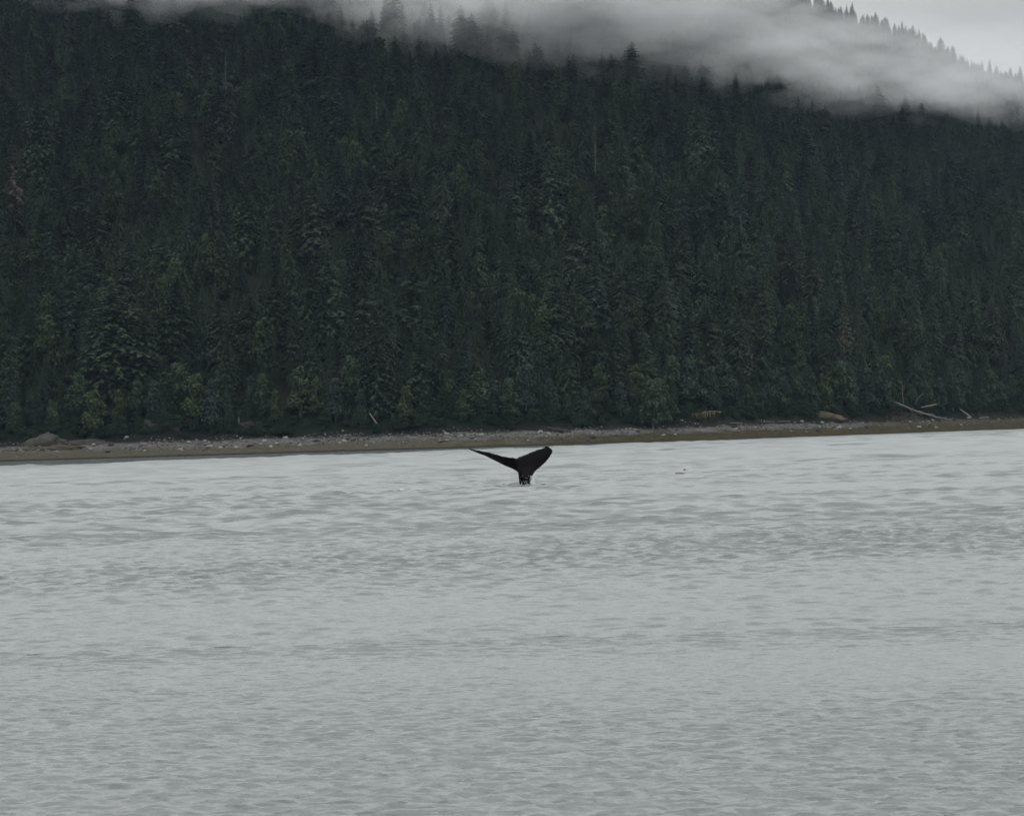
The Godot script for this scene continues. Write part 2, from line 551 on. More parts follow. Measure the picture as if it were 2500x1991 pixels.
# ------------------------------------------------------------------ stones
func build_stones() -> void:
	var mats := paint(0.9, 0.25)
	var r := RandomNumberGenerator.new()
	r.seed = 404
	var pale := []
	for i in 4: pale.append(rock_mesh(r, r.randf_range(0.5, 0.8), Color(0.17, 0.164, 0.147), 8))
	var dark := []
	for i in 3: dark.append(rock_mesh(r, r.randf_range(0.5, 0.75), Color(0.035, 0.034, 0.032), 10))
	var stones := thing("shingle", Vector3.ZERO)
	tag(stones, "pale cobbles and shingle strewn along the upper beach", "shingle", "", "stuff")
	for v in 4:
		var where := []
		var tints := []
		for i in 2300:
			var x := r.randf_range(-190, 250)
			var s := clampf(r.randfn(21.0, 5.5), 4.0, 30.0)
			if x > 120.0 and r.randf() < 0.6: continue
			if r.randf() > 0.55 + 0.9 * n_land.get_noise_2d(x * 3.0, 77.0 + s * 2.0): continue
			var d := shore(x) + s
			var size := r.randf_range(0.12, 0.34) * (1.6 if r.randf() < 0.08 else 1.0)
			where.append(Transform3D(Basis(Vector3.UP, r.randf() * TAU).scaled(Vector3.ONE * size), Vector3(x, beach_height(x, d) + size * 0.2, -d)))
			var g := pow(r.randf(), 1.8) * 0.85 + 0.18
			tints.append(Color(g, g * r.randf_range(0.95, 1.0), g * r.randf_range(0.85, 1.0)))
		mass("stone", pale[v], mats, where, tints, stones)
	# boulders one can tell apart
	var zones := ["far left", "left of the whale's tail", "behind the whale's tail", "right of the whale's tail", "far right"]
	var spread := [-135.0, -70.0, -5.0, 62.0, 130.0, 205.0]
	for i in 110:
		var x := r.randf_range(-145, 195)
		var s := r.randf_range(8.0, 31.0)
		var d := shore(x) + s
		var black := r.randf() < 0.4
		var size := r.randf_range(0.4, 0.95)
		var o := solo("boulder", (dark if black else pale)[r.randi() % 3], mats, Vector3(x, beach_height(x, d) + size * 0.15, -d))
		o.rotation.y = r.randf() * TAU
		o.scale = Vector3(size * r.randf_range(0.9, 1.5), size, size)
		var z := 0
		while z < 4 and x > spread[z + 1]: z += 1
		var high := "low on the weedy shore" if s < 17.0 else "near the top of the shingle"
		tag(o, "%s boulder %s, %s" % ["dark" if black else "pale grey", high, zones[z]], "boulder", "boulders on the far beach")
	var big := solo("boulder", rock_mesh(r, 0.8, Color(0.1240, 0.1147, 0.1023), 14), mats, Vector3(-51.5, 3.9, -691.0))
	big.scale = Vector3(2.0, 1.5, 1.6)
	tag(big, "big square brown-grey boulder at the top of the beach, left of the whale's tail", "boulder")
	var white := solo("boulder", rock_mesh(r, 0.7, Color(0.55, 0.54, 0.5), 8), mats, Vector3(-60.5, 5.6, -697.0))
	white.scale = Vector3(0.55, 0.4, 0.45)
	tag(white, "small white stone lying just left of the big square boulder", "boulder")
	var far := solo("boulder", rock_mesh(r, 0.6, Color(0.07, 0.06, 0.05), 10), mats, Vector3(100.5, 1.3, -760.0))
	far.scale = Vector3(1.3, 1.0, 1.0)
	tag(far, "dark double-lumped boulder low in the weed near the right waterline", "boulder")
	# rock outcrops at the left
	var crags := [
		[-146.0, 692.0, Vector3(6.5, 3.4, 4.0), Color(0.0418, 0.0401, 0.0349), "rough pale-topped rock outcrop above the left end of the beach"],
		[-134.0, 692.0, Vector3(7.5, 2.0, 3.5), Color(0.0349, 0.0331, 0.0296), "low grey ledge of rock running right from the pale-topped outcrop"],
		[-141.0, 683.0, Vector3(9.0, 1.6, 3.0), Color(0.0418, 0.0349, 0.0244), "yellow-brown weedy rock shelf below the pale-topped outcrop"],
		[-115.0, 698.0, Vector3(4.0, 2.9, 3.0), Color(0.0244, 0.0230, 0.0209), "rounded dark rock under the trees between the ledge and the upright stump"],
		[-107.5, 699.0, Vector3(3.6, 1.9, 2.5), Color(0.0262, 0.0244, 0.0209), "low sloping rock beside the rounded dark rock"],
		[-84.0, 699.0, Vector3(3.8, 1.9, 2.5), Color(0.0192, 0.0174, 0.0174), "dark hump of rock just right of the upright stump"],
		[13.0, 697.0, Vector3(4.5, 1.7, 2.5), Color(0.0209, 0.0199, 0.0192), "flat dark rock above the shingle right behind the whale's tail"],
	]
	for c in crags:
		var o := solo("rock_outcrop", rock_mesh(r, 1.0, c[3], 26), mats, on_land(c[0], c[1], -0.5))
		o.scale = c[2]
		tag(o, c[4], "rock")

# ------------------------------------------------------------------ trees
func in_frame(x: float, d: float) -> bool:
	return absf(x) < 0.2315 * d + 6.0

func tree_tint(r: RandomNumberGenerator) -> Color:
	var g := 0.72 + 0.46 * pow(r.randf(), 1.2)
	return Color(g * r.randf_range(0.9, 1.03), g, g * r.randf_range(0.95, 1.08))

func build_forest() -> void:
	var r := RandomNumberGenerator.new()
	r.seed = 20
	var crown_mat := paint(0.85, 0.25)
	var bark := paint(0.95, 0.2)
	M.crown = crown_mat
	M.bark = bark
	var kinds := [
		["spruce", 5.4, 0.06, 1.0, 0.5, Color(0.0228, 0.0378, 0.0241), Color(0.0415, 0.0620, 0.0319), "broad dark green spruce"],
		["spruce", 4.6, 0.10, 1.05, 0.42, Color(0.0202, 0.0340, 0.0272), Color(0.0335, 0.0515, 0.0368), "slender bluish spruce"],
		["hemlock", 5.6, 0.05, 0.95, 0.95, Color(0.0220, 0.0343, 0.0215), Color(0.0409, 0.0584, 0.0319), "full olive-tinted hemlock"],
		["hemlock", 5.0, 0.08, 1.1, 0.66, Color(0.0221, 0.0355, 0.0215), Color(0.0368, 0.0545, 0.0287), "round-topped dark hemlock"],
		["spruce", 6.2, 0.04, 0.9, 0.5, Color(0.0255, 0.0408, 0.0256), Color(0.0471, 0.0680, 0.0352), "wide-skirted green spruce"],
		["hemlock", 5.0, 0.14, 0.9, 0.85, Color(0.0268, 0.0348, 0.0256), Color(0.0415, 0.0515, 0.0360), "thin grey-green hemlock"],
	]
	var crowns := []
	var trunks := []
	for k in kinds:
		crowns.append(conifer_crown(r, k[1], k[2], k[3], k[4], k[5], k[6]))
		trunks.append(trunk_mesh(r, 27.0, 0.34, Color(0.035, 0.031, 0.028)))
	M.crowns = crowns
	M.trunks = trunks
	# every place where a tree stands
	var spots := []
	var d := 690.0
	while d < 1790.0:
		var pitch := lerpf(12.5, 7.0, clampf((d - 900.0) / 650.0, 0.0, 1.0))
		var half := 0.2315 * d + 45.0
		var x := -half
		while x < half + 20.0:
			var px := x + r.randf_range(-0.48, 0.48) * pitch
			var pd := d + r.randf_range(-0.48, 0.48) * pitch
			x += pitch
			var s := pd - shore(px)
			if s < 37.0: continue
			var y := land(px, pd)
			if (y - 3.3) / pd > 0.235 or y < 4.0: continue
			if r.randf() < 0.05: continue
			if Vector2(px, pd).distance_to(Vector2(-14.5, 1148.0)) < 7.0: continue
			if absf(px + 14.5 * pd / 1148.0) < 7.0 and pd > 1090.0 and pd < 1147.0: continue
			var high := 30.0 * lerpf(1.0, 0.55, smoothstep(1050.0, 1650.0, pd)) * (0.84 + 0.5 * n_land.get_noise_2d(px * 2.0 + 400.0, pd * 2.0))
			high *= r.randf_range(0.72, 1.2)
			if pd > 1480.0:
				high *= r.randf_range(0.55, 1.2)
			if s < 52.0: high *= 0.8
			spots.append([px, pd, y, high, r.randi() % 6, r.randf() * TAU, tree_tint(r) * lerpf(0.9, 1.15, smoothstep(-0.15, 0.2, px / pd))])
		d += pitch
	# young trees fill the gaps between
	d = 700.0
	while d < 1500.0:
		var half := 0.2315 * d + 40.0
		var x := -half
		while x < half:
			var px := x + r.randf_range(-3.5, 3.5)
			var pd := d + r.randf_range(-3.5, 3.5)
			x += 7.5
			var s := pd - shore(px)
			if s < 38.0: continue
			var y := land(px, pd)
			if (y - 3.3) / pd > 0.2: continue
			if absf(px + 14.5 * pd / 1148.0) < 7.0 and pd > 1090.0 and pd < 1160.0: continue
			spots.append([px, pd, y, r.randf_range(6.0, 15.0), r.randi() % 6, r.randf() * TAU, tree_tint(r)])
		d += 7.5
	# the largest in the picture stand as trees of their own
	var order := range(spots.size())
	order.sort_custom(func(a, b): return spots[a][3] / spots[a][1] > spots[b][3] / spots[b][1])
	var alone := {}
	for i in order:
		if alone.size() >= 300: break
		if in_frame(spots[i][0], spots[i][1]) and spots[i][1] - shore(spots[i][0]) < 150.0: alone[i] = true
	var tones := []
	for t in [Color(0.82, 0.82, 0.85), Color(0.97, 0.98, 0.97), Color(1.1, 1.12, 1.1)]: tones.append(paint(0.85, 0.25, t))
	var protos := []
	for k in 6:
		for t in 3:
			var p := Node3D.new()
			part("trunk", trunks[k], bark, p)
			part("crown", crowns[k], tones[t], p)
			protos.append(p)
	var across := ["far left", "left of the whale's tail", "above the whale's tail", "right of the whale's tail", "far right"]
	var shade := ["deeper-toned", "medium-toned", "lighter-toned"]
	for i in order:
		if not alone.has(i): continue
		var s: Array = spots[i]
		var tone := clampi(int((s[6].g - 0.68) / 0.5 * 3.0), 0, 2)
		var o: Node3D = protos[s[4] * 3 + tone].duplicate()
		o.name = numbered(kinds[s[4]][0] + "_tree")
		o.position = Vector3(s[0], s[2] - 0.3, -s[1])
		o.rotation = Vector3(sin(s[5] * 7.0) * 0.05, s[5], cos(s[5] * 5.0) * 0.05)
		var fat := s[3] / 30.0 * (1.14 + 0.26 * sin(s[5] * 3.0)) as float
		o.scale = Vector3(fat, s[3] / 30.0, fat)
		var u: float = s[0] / s[1] / 0.2315
		var back: float = s[1] - shore(s[0])
		var row := "in the front rank" if back < 62.0 else ("on the lowest slope" if back < 95.0 else "midway up")
		tag(o, "%s, %s, %s, %s" % [kinds[s[4]][7], shade[tone], row, across[clampi(int((u + 1.0) * 2.5), 0, 4)]], "tree", "conifers of the lower forest")
		add_child(o)
	for p in protos: p.free()
	var forest := thing("conifer_forest", Vector3.ZERO)
	tag(forest, "dense dark conifer forest covering the upper hillside up to the mist", "forest", "", "stuff")
	for k in 6:
		var where := []
		var tints := []
		for i in spots.size():
			if alone.has(i) or spots[i][4] != k: continue
			var s: Array = spots[i]
			var f: float = s[3] / 30.0
			where.append(Transform3D(Basis.from_euler(Vector3(sin(s[5] * 7.0) * 0.05, s[5], cos(s[5] * 5.0) * 0.05)).scaled(Vector3(f * (1.14 + 0.26 * sin(s[5] * 3.0)), f, f * (1.14 + 0.26 * sin(s[5] * 3.0)))), Vector3(s[0], s[2] - 0.3, -s[1])))
			tints.append(s[6])
		mass("crown", crowns[k], crown_mat, where, tints, forest)
		mass("trunk", trunks[k], bark, where, tints, forest)
	var broad := []
	for k in 2: broad.append(alder_crown(r, Color(0.017, 0.027, 0.015), Color(0.034, 0.046, 0.022), 4.6, 900))
	for k in 2:
		var where := []
		var tints := []
		for i in 420:
			var pd := r.randf_range(720.0, 1150.0)
			var px := r.randf_range(-0.25, 0.25) * pd
			if n_land.get_noise_2d(px * 2.5 + 900.0, pd * 2.5) < 0.02: continue
			if pd - shore(px) < 45.0: continue
			var y := land(px, pd)
			if (y - 3.3) / pd > 0.19: continue
			var f := r.randf_range(0.75, 1.35)
			where.append(Transform3D(Basis(Vector3.UP, r.randf() * TAU).scaled(Vector3(f, f * 1.1, f)), Vector3(px, y + 3.0, -pd)))
			tints.append(tree_tint(r))
		mass("broadleaf_crown", broad[k], crown_mat, where, tints, forest)
	print("trees ", spots.size())

func lone_conifer(called: String, at: Vector3, high: float, kind: int, label: String, group := "", fat := 1.0) -> Node3D:
	var o := thing(called, at)
	part("trunk", M.trunks[kind], M.bark, o)
	part("crown", M.crowns[kind], M.crown, o)
	o.scale = Vector3(high / 30.0 * fat, high / 30.0, high / 30.0 * fat)
	o.rotation.y = at.x
	tag(o, label, "tree", group)
	return o

func build_single_trees() -> void:
	var r := RandomNumberGenerator.new()
	r.seed = 77
	lone_conifer("spruce_tree", on_land(-14.4, 1148.0, -0.5), 25.5, 0, "lone pointed spruce standing clear against the mist at the top centre")
	# silhouettes along the skyline at the upper right
	var crest := [
		[265.3, 325.8, 1, "leftmost pointed spruce on the skyline, at the top edge of the picture"],
		[269.5, 327.9, 0, "second spruce from the left on the skyline, close beside the leftmost"],
		[295.1, 313.0, 1, "tall thin spruce rising alone from the misty left part of the skyline"],
		[304.8, 304.2, 1, "small spruce spike right of the tall thin one on the skyline"],
		[318.6, 301.9, 5, "faint misted tree just left of the broad tree on the skyline"],
		[341.4, 290.6, 2, "broad round-headed tree on the skyline where the mist thins"],
		[353.2, 285.2, 4, "wide-skirted spruce right of the broad tree on the skyline"],
		[361.9, 275.8, 1, "short spruce in the gap between the wide-skirted spruce and the group of three"],
		[367.7, 279.7, 0, "left spruce of the clear group of three on the skyline"],
		[373.7, 280.5, 0, "tallest middle spruce of the clear group of three on the skyline"],
		[378.6, 276.3, 4, "right spruce of the clear group of three on the skyline"],
		[389.3, 268.1, 3, "low bushy tree in the dip of the skyline near the right edge"],
		[397.0, 275.0, 0, "clear dark spruce on the skyline at the right edge of the picture"],
	]
	for c in crest:
		var p := on_land(c[0], 1690.0, -0.3)
		lone_conifer("skyline_tree", p, clampf(c[1] - p.y, 8.0, 27.0), c[2], c[3], "trees on the skyline", 0.9 if c[2] < 2 else 1.15)
	# reddish dying conifers
	var red := conifer_crown(r, 5.4, 0.2, 0.62, 0.45, Color(0.047, 0.04, 0.038), Color(0.062, 0.052, 0.048))
	var red_mat := paint(0.9, 0.2)
	var pale_bark := paint(0.95, 0.2, Color(2.6, 2.5, 2.4))
	var o := thing("dying_spruce", on_land(-190.0, 853.0, -0.5))
	part("trunk", M.trunks[0], pale_bark, o)
	part("crown", red, red_mat, o)
	o.scale = Vector3(1.3, 1.28, 1.3)
	tag(o, "tall dying conifer with reddish needles and a pale trunk at the left edge", "tree")
	var brown := conifer_crown(r, 3.4, 0.42, 0.42, 0.5, Color(0.065, 0.045, 0.032), Color(0.09, 0.065, 0.045))
	o = thing("dying_spruce", on_land(126.5, 838.0, -0.5))
	part("trunk", M.trunks[1], pale_bark, o)
	part("crown", brown, red_mat, o)
	o.scale = Vector3(1.0, 1.02, 1.0)
	tag(o, "half-bare conifer with brown needles above the right part of the beach", "tree")
	# grey snags
	var wood := paint(0.95, 0.2)
	M.wood = wood
	var snags := [
		[-44.5, 755.0, 29.0, 0.3, 34, Color(0.0682, 0.0631, 0.0563), 0.0, "bare grey dead tree with short limbs on the lower slope left of centre"],
		[-139.0, 742.0, 23.0, 0.3, 26, Color(0.1045, 0.0935, 0.0825), -2.2, "leaning bare grey dead tree in the forest at the lower left"],
		[-118.0, 940.0, 30.0, 0.3, 30, Color(0.0935, 0.0853, 0.0825), 0.4, "spiky grey dead tree high in the forest at the upper left"],
		[-52.0, 905.0, 29.0, 0.22, 12, Color(0.1100, 0.1018, 0.0935), 0.0, "thin pale dead trunk midway up the slope left of the whale's tail"],
		[38.0, 930.0, 28.0, 0.25, 14, Color(0.0990, 0.0908, 0.0825), 0.6, "thin dead trunk midway up the slope above and right of the whale's tail"],
		[96.0, 898.0, 25.0, 0.25, 20, Color(0.0990, 0.0880, 0.0770), -0.8, "forked bare dead tree on the right part of the slope"],
	]
	for s in snags:
		var g := snag_mesh(r, s[2], s[3], s[4], s[5], s[6])
		o = thing("dead_tree", on_land(s[0], s[1]))
		part("trunk", g[0], wood, o)
		part("limbs", g[1], wood, o)
		tag(o, s[7], "tree")

func build_alders() -> void:
	var r := RandomNumberGenerator.new()
	r.seed = 9
	var leaves := paint(0.75, 0.3)
	leaves.backlight_enabled = true
	leaves.backlight = Color(0.12, 0.15, 0.08)
	var bark := paint(0.9, 0.2)
	var crowns := []
	var stems := []
	for k in 4:
		var g := [Color(0.0168, 0.0302, 0.0168), Color(0.0144, 0.0269, 0.0181), Color(0.0200, 0.0316, 0.0156), Color(0.0160, 0.0269, 0.0220)]
		var t := [Color(0.0340, 0.0556, 0.0292), Color(0.0280, 0.0464, 0.0298), Color(0.0440, 0.0603, 0.0259), Color(0.0288, 0.0445, 0.0363)]
		crowns.append(alder_crown(r, g[k], t[k], r.randf_range(3.6, 5.0), 1500))
		stems.append(alder_stems(r, Color(0.17, 0.16, 0.145)))
	var across := ["far left", "left of the whale's tail", "behind the whale's tail", "right of the whale's tail", "far right"]
	var looks := ["bright green", "deep green", "yellowish green", "grey-green"]
	var made := 0
	var x := -168.0
	while x < 225.0:
		var s := r.randf_range(33.0, 44.0)
		var k := r.randi() % 4
		var high := r.randf_range(8.0, 18.0)
		var o := thing("alder_tree", on_land(x, shore(x) + s, -0.4))
		part("stem", stems[k], bark, o)
		part("crown", crowns[k], leaves, o)
		o.scale = Vector3(high / 14.0 * r.randf_range(0.85, 1.2), high / 14.0, high / 14.0)
		o.rotation.y = r.randf() * TAU
		var u := x / (shore(x) + s) / 0.2315
		tag(o, "%s %s alder above the beach, %s" % ["tall" if high > 11.5 else "low bushy", looks[k], across[clampi(int((u + 1.0) * 2.5), 0, 4)]], "tree", "alders above the beach")
		made += 1
		x += r.randf_range(3.2, 8.0)
	var o := thing("alder_tree", on_land(45.5, 716.0, -0.4))
	part("stem", stems[0], bark, o)
	part("crown", crowns[0], leaves, o)
	o.scale = Vector3(1.15, 1.2, 1.1)
	tag(o, "broad fresh green alder standing forward, between the whale's tail and the hanging roots", "tree")
	o = thing("shrub", on_land(156.0, 868.0, -0.3))
	part("stem", stems[2], bark, o)
	var yl := paint(0.75, 0.3, Color(1.2, 1.3, 0.8))
	part("crown", alder_crown(r, Color(0.07, 0.09, 0.018), Color(0.12, 0.15, 0.025), 3.6, 500), yl, o)
	o.scale = Vector3(0.62, 0.4, 0.5)
	tag(o, "yellow-green shrub behind the fallen tree on the right", "shrub")
	# undergrowth along the forest edge
	var low := thing("undergrowth", Vector3.ZERO)
	tag(low, "low dark bushes filling the edge of the forest above the beach", "undergrowth", "", "stuff")
	for k in 2:
		var where := []
		var tints := []
		for i in 520:
			var bx := r.randf_range(-190, 245)
			var p := on_land(bx, shore(bx) + r.randf_range(31.5, 46.0), -0.4)
			var f := r.randf_range(0.12, 0.34)
			where.append(Transform3D(Basis(Vector3.UP, r.randf() * TAU).scaled(Vector3(f * 1.7, f, f * 1.7)), p))
			var g := r.randf_range(0.6, 1.0)
			tints.append(Color(g, g, g))
		mass("bush", crowns[k], M.crown, where, tints, low)

# ------------------------------------------------------------------ drift wood and bank
func build_wrack() -> void:
	var r := RandomNumberGenerator.new()
	r.seed = 63
	var wood: Material = M.wood
	var pale := Color(0.1, 0.093, 0.081)
	# curtain of roots under an eroded overhang
	var o := thing("root_curtain", Vector3(61.5, 4.6, -736.0))
	var st := begin()
	for i in 9:
		var t := i / 8.0
		tube(st, [Vector3(-6.5 + 13.0 * t, 4.35 + 0.25 * sin(t * 9.0), 0.8), Vector3(-5.0 + 13.0 * t, 4.5 + 0.2 * sin(t * 9.0 + 1.0), -1.5)], [0.34, 0.4], 6, Color(0.075, 0.062, 0.04))
	part("overhang", finish(st, true), wood, o)
	for i in 30:
		var px := -5.8 + 11.4 * i / 29.0 + r.randf_range(-0.2, 0.2)
		var fall := r.randf_range(1.4, 3.9) * (1.0 - 0.3 * absf(px) / 6.0)
		var q := begin()
		tube(q, [Vector3(px, 4.3, 1.0), Vector3(px + r.randf_range(-0.2, 0.2), 4.3 - fall * 0.5, 1.15), Vector3(px + r.randf_range(-0.4, 0.4), 4.3 - fall, 1.0)], [0.06, 0.05, 0.02], 4, Color(0.17, 0.15, 0.085) * r.randf_range(0.7, 1.3))
		part("root", finish(q), wood, o)
	tag(o, "curtain of thin pale roots hanging from an eroded bank right of the whale's tail", "roots")
	# grassy mound
	var mound := solo("bank", rock_mesh(r, 1.0, Color(0.0589, 0.0496, 0.0341), 18), wood, on_land(112.0, 799.0, -0.2))
	mound.scale = Vector3(7.5, 2.3, 3.0)
	mound.rotation.z = -0.06
	tag(mound, "brown grassy hump of bank left of the fallen tree", "bank")
	# logs
	var logs := [
		[72.5, 746.0, 0.45, Vector3(5.2, 0.0, 0.7), 0.24, pale, "straight pale drift log below the right end of the hanging roots"],
		[86.0, 760.0, 0.4, Vector3(3.4, 0.3, 0.5), 0.25, pale * 0.9, "short pale drift log right of the straight one, beside the broken stump"],
		[92.0, 768.0, 0.5, Vector3(4.6, 0.1, 0.4), 0.22, pale * 0.85, "thin drift log left of the grassy hump"],
		[-88.6, 699.5, 0.5, Vector3(-4.2, 0.6, 0.5), 0.2, Color(0.2, 0.15, 0.11), "brown log lying left of the upright stump"],
		[-42.0, 697.0, 0.5, Vector3(-3.0, 4.6, -1.5), 0.22, Color(0.18, 0.15, 0.12), "log leaning out of the trees down to the beach left of the whale's tail"],
		[183.5, 884.0, 0.4, Vector3(-8.5, 7.2, -3.0), 0.25, Color(0.24, 0.21, 0.17), "long thin log leaning down from the trees near the right edge"],
		[186.5, 884.0, 0.6, Vector3(4.0, 0.3, 0.2), 0.3, pale * 1.25, "bright pale log beside the foot of the long leaning log"],
		[158.0, 858.0, 1.8, Vector3(7.0, 1.2, 0.0), 0.22, Color(0.2, 0.17, 0.12), "brown log behind the bare branches of the fallen tree"],
	]
	for l in logs:
		var q := begin()
		var v: Vector3 = l[3]
		tube(q, [Vector3.ZERO, v * 0.35 + Vector3(0, 0.06, 0), v * 0.7, v], [l[4], l[4] * 0.95, l[4] * 0.8, l[4] * 0.6], 8, l[5])
		for k in 3:
			var s: Vector3 = v * r.randf_range(0.3, 0.9)
			tube(q, [s, s + Vector3(r.randfn() * 0.2, r.randf_range(0.2, 0.7), 0.2)], [0.07, 0.02], 4, l[5])
		var m := solo("driftwood_log", finish(q, true), wood, Vector3(l[0], beach_height(l[0], l[1]) + l[2], -l[1]))
		tag(m, l[6], "log")
	# stumps
	var stumps := [
		[83.0, 770.0, Vector3(0.5, 2.3, 0), pale * 0.8, "broken slanting stump above the short drift logs"],
		[79.0, 765.0, Vector3(0.1, 1.0, 0), pale * 0.75, "squat weathered stump between the straight log and the slanting stump"],
		[-86.5, 699.0, Vector3(0.05, 2.4, 0), pale * 0.8, "thin upright stump at the top of the beach left of the big boulder"],
	]
	for s in stumps:
		var q := begin()
		var v: Vector3 = s[2]
		tube(q, [Vector3(0, -0.3, 0), v * 0.5, v], [0.5, 0.36, 0.12], 7, s[3])
		tube(q, [v * 0.5, v * 0.6 + Vector3(0.9, 0.1, 0)], [0.16, 0.04], 5, s[3])
		tube(q, [Vector3(0, 0, 0), Vector3(-0.9, -0.1, 0.4)], [0.2, 0.05], 5, s[3])
		tag(solo("tree_stump", finish(q, true), wood, on_land(s[0], s[1], 0.2)), s[4], "stump")
	# fallen tree, crown towards the water
	o = thing("fallen_tree", Vector3(147.0, 7.2, -835.0))
	st = begin()
	tube(st, [Vector3(-6.0, 5.6, -2.0), Vector3(-1.0, 3.8, -0.5), Vector3(5.0, 0.9, 1.5), Vector3(12.0, -1.6, 4.0), Vector3(18.0, -3.0, 6.0)], [0.4, 0.38, 0.32, 0.2, 0.06], 8, Color(0.085, 0.072, 0.06), Color(0.2, 0.19, 0.17))
	part("trunk", finish(st, true), wood, o)
	st = begin()
	for i in 26:
		var t := r.randf_range(0.3, 1.0)
		var p := Vector3(lerpf(-6.0, 18.0, t), lerpf(5.6, -3.0, t) + 0.6 * sin(t * PI) * -1.0, lerpf(-2.0, 6.0, t))
		var e := Vector3(r.randf_range(0.3, 2.6), r.randf_range(-1.6, 1.4), r.randf_range(-1.5, 1.5)) * lerpf(1.2, 0.8, t)
		tube(st, [p, p + e * 0.6, p + e + Vector3(0, -0.3, 0)], [0.1, 0.07, 0.02], 4, Color(0.2, 0.19, 0.165) * r.randf_range(0.6, 1.15))
	part("branches", finish(st), wood, o)
	for u in [[-4.0, 12.5, 0.3], [1.2, 10.5, -0.2], [5.5, 7.5, 3.2]]:
		var q := begin()
		tube(q, [Vector3(u[0], 3.5, -1.0), Vector3(u[0] + u[2] * 0.4 - 0.3, (3.5 + u[1]) * 0.5, -1.2), Vector3(u[0] + u[2], u[1], -1.0)], [0.13, 0.1, 0.04], 5, Color(0.16, 0.145, 0.125))
		part("upright_stem", finish(q), wood, o)
	tag(o, "fallen tree with pale bare branches pointing right, on the right part of the beach", "fallen tree")
	# dead brush under it
	st = begin()
	for i in 420:
		var p := Vector3(r.randf_range(-22.0, 6.0), 0, r.randf_range(-2.0, 2.5))
		p.y = r.randf_range(-1.8, 2.2) * (1.0 - absf(p.x + 6.0) / 22.0)
		tube(st, [p, p + Vector3(r.randfn() * 0.8, r.randf_range(-0.5, 0.6), r.randfn() * 0.5)], [0.05, 0.015], 3, Color(0.13, 0.1, 0.07) * r.randf_range(0.6, 1.3))
	var brush := solo("dead_brush", finish(st), wood, Vector3(147.0, 6.2, -833.0))
	tag(brush, "tangle of brown dead twigs under and left of the fallen tree", "brush", "", "stuff")

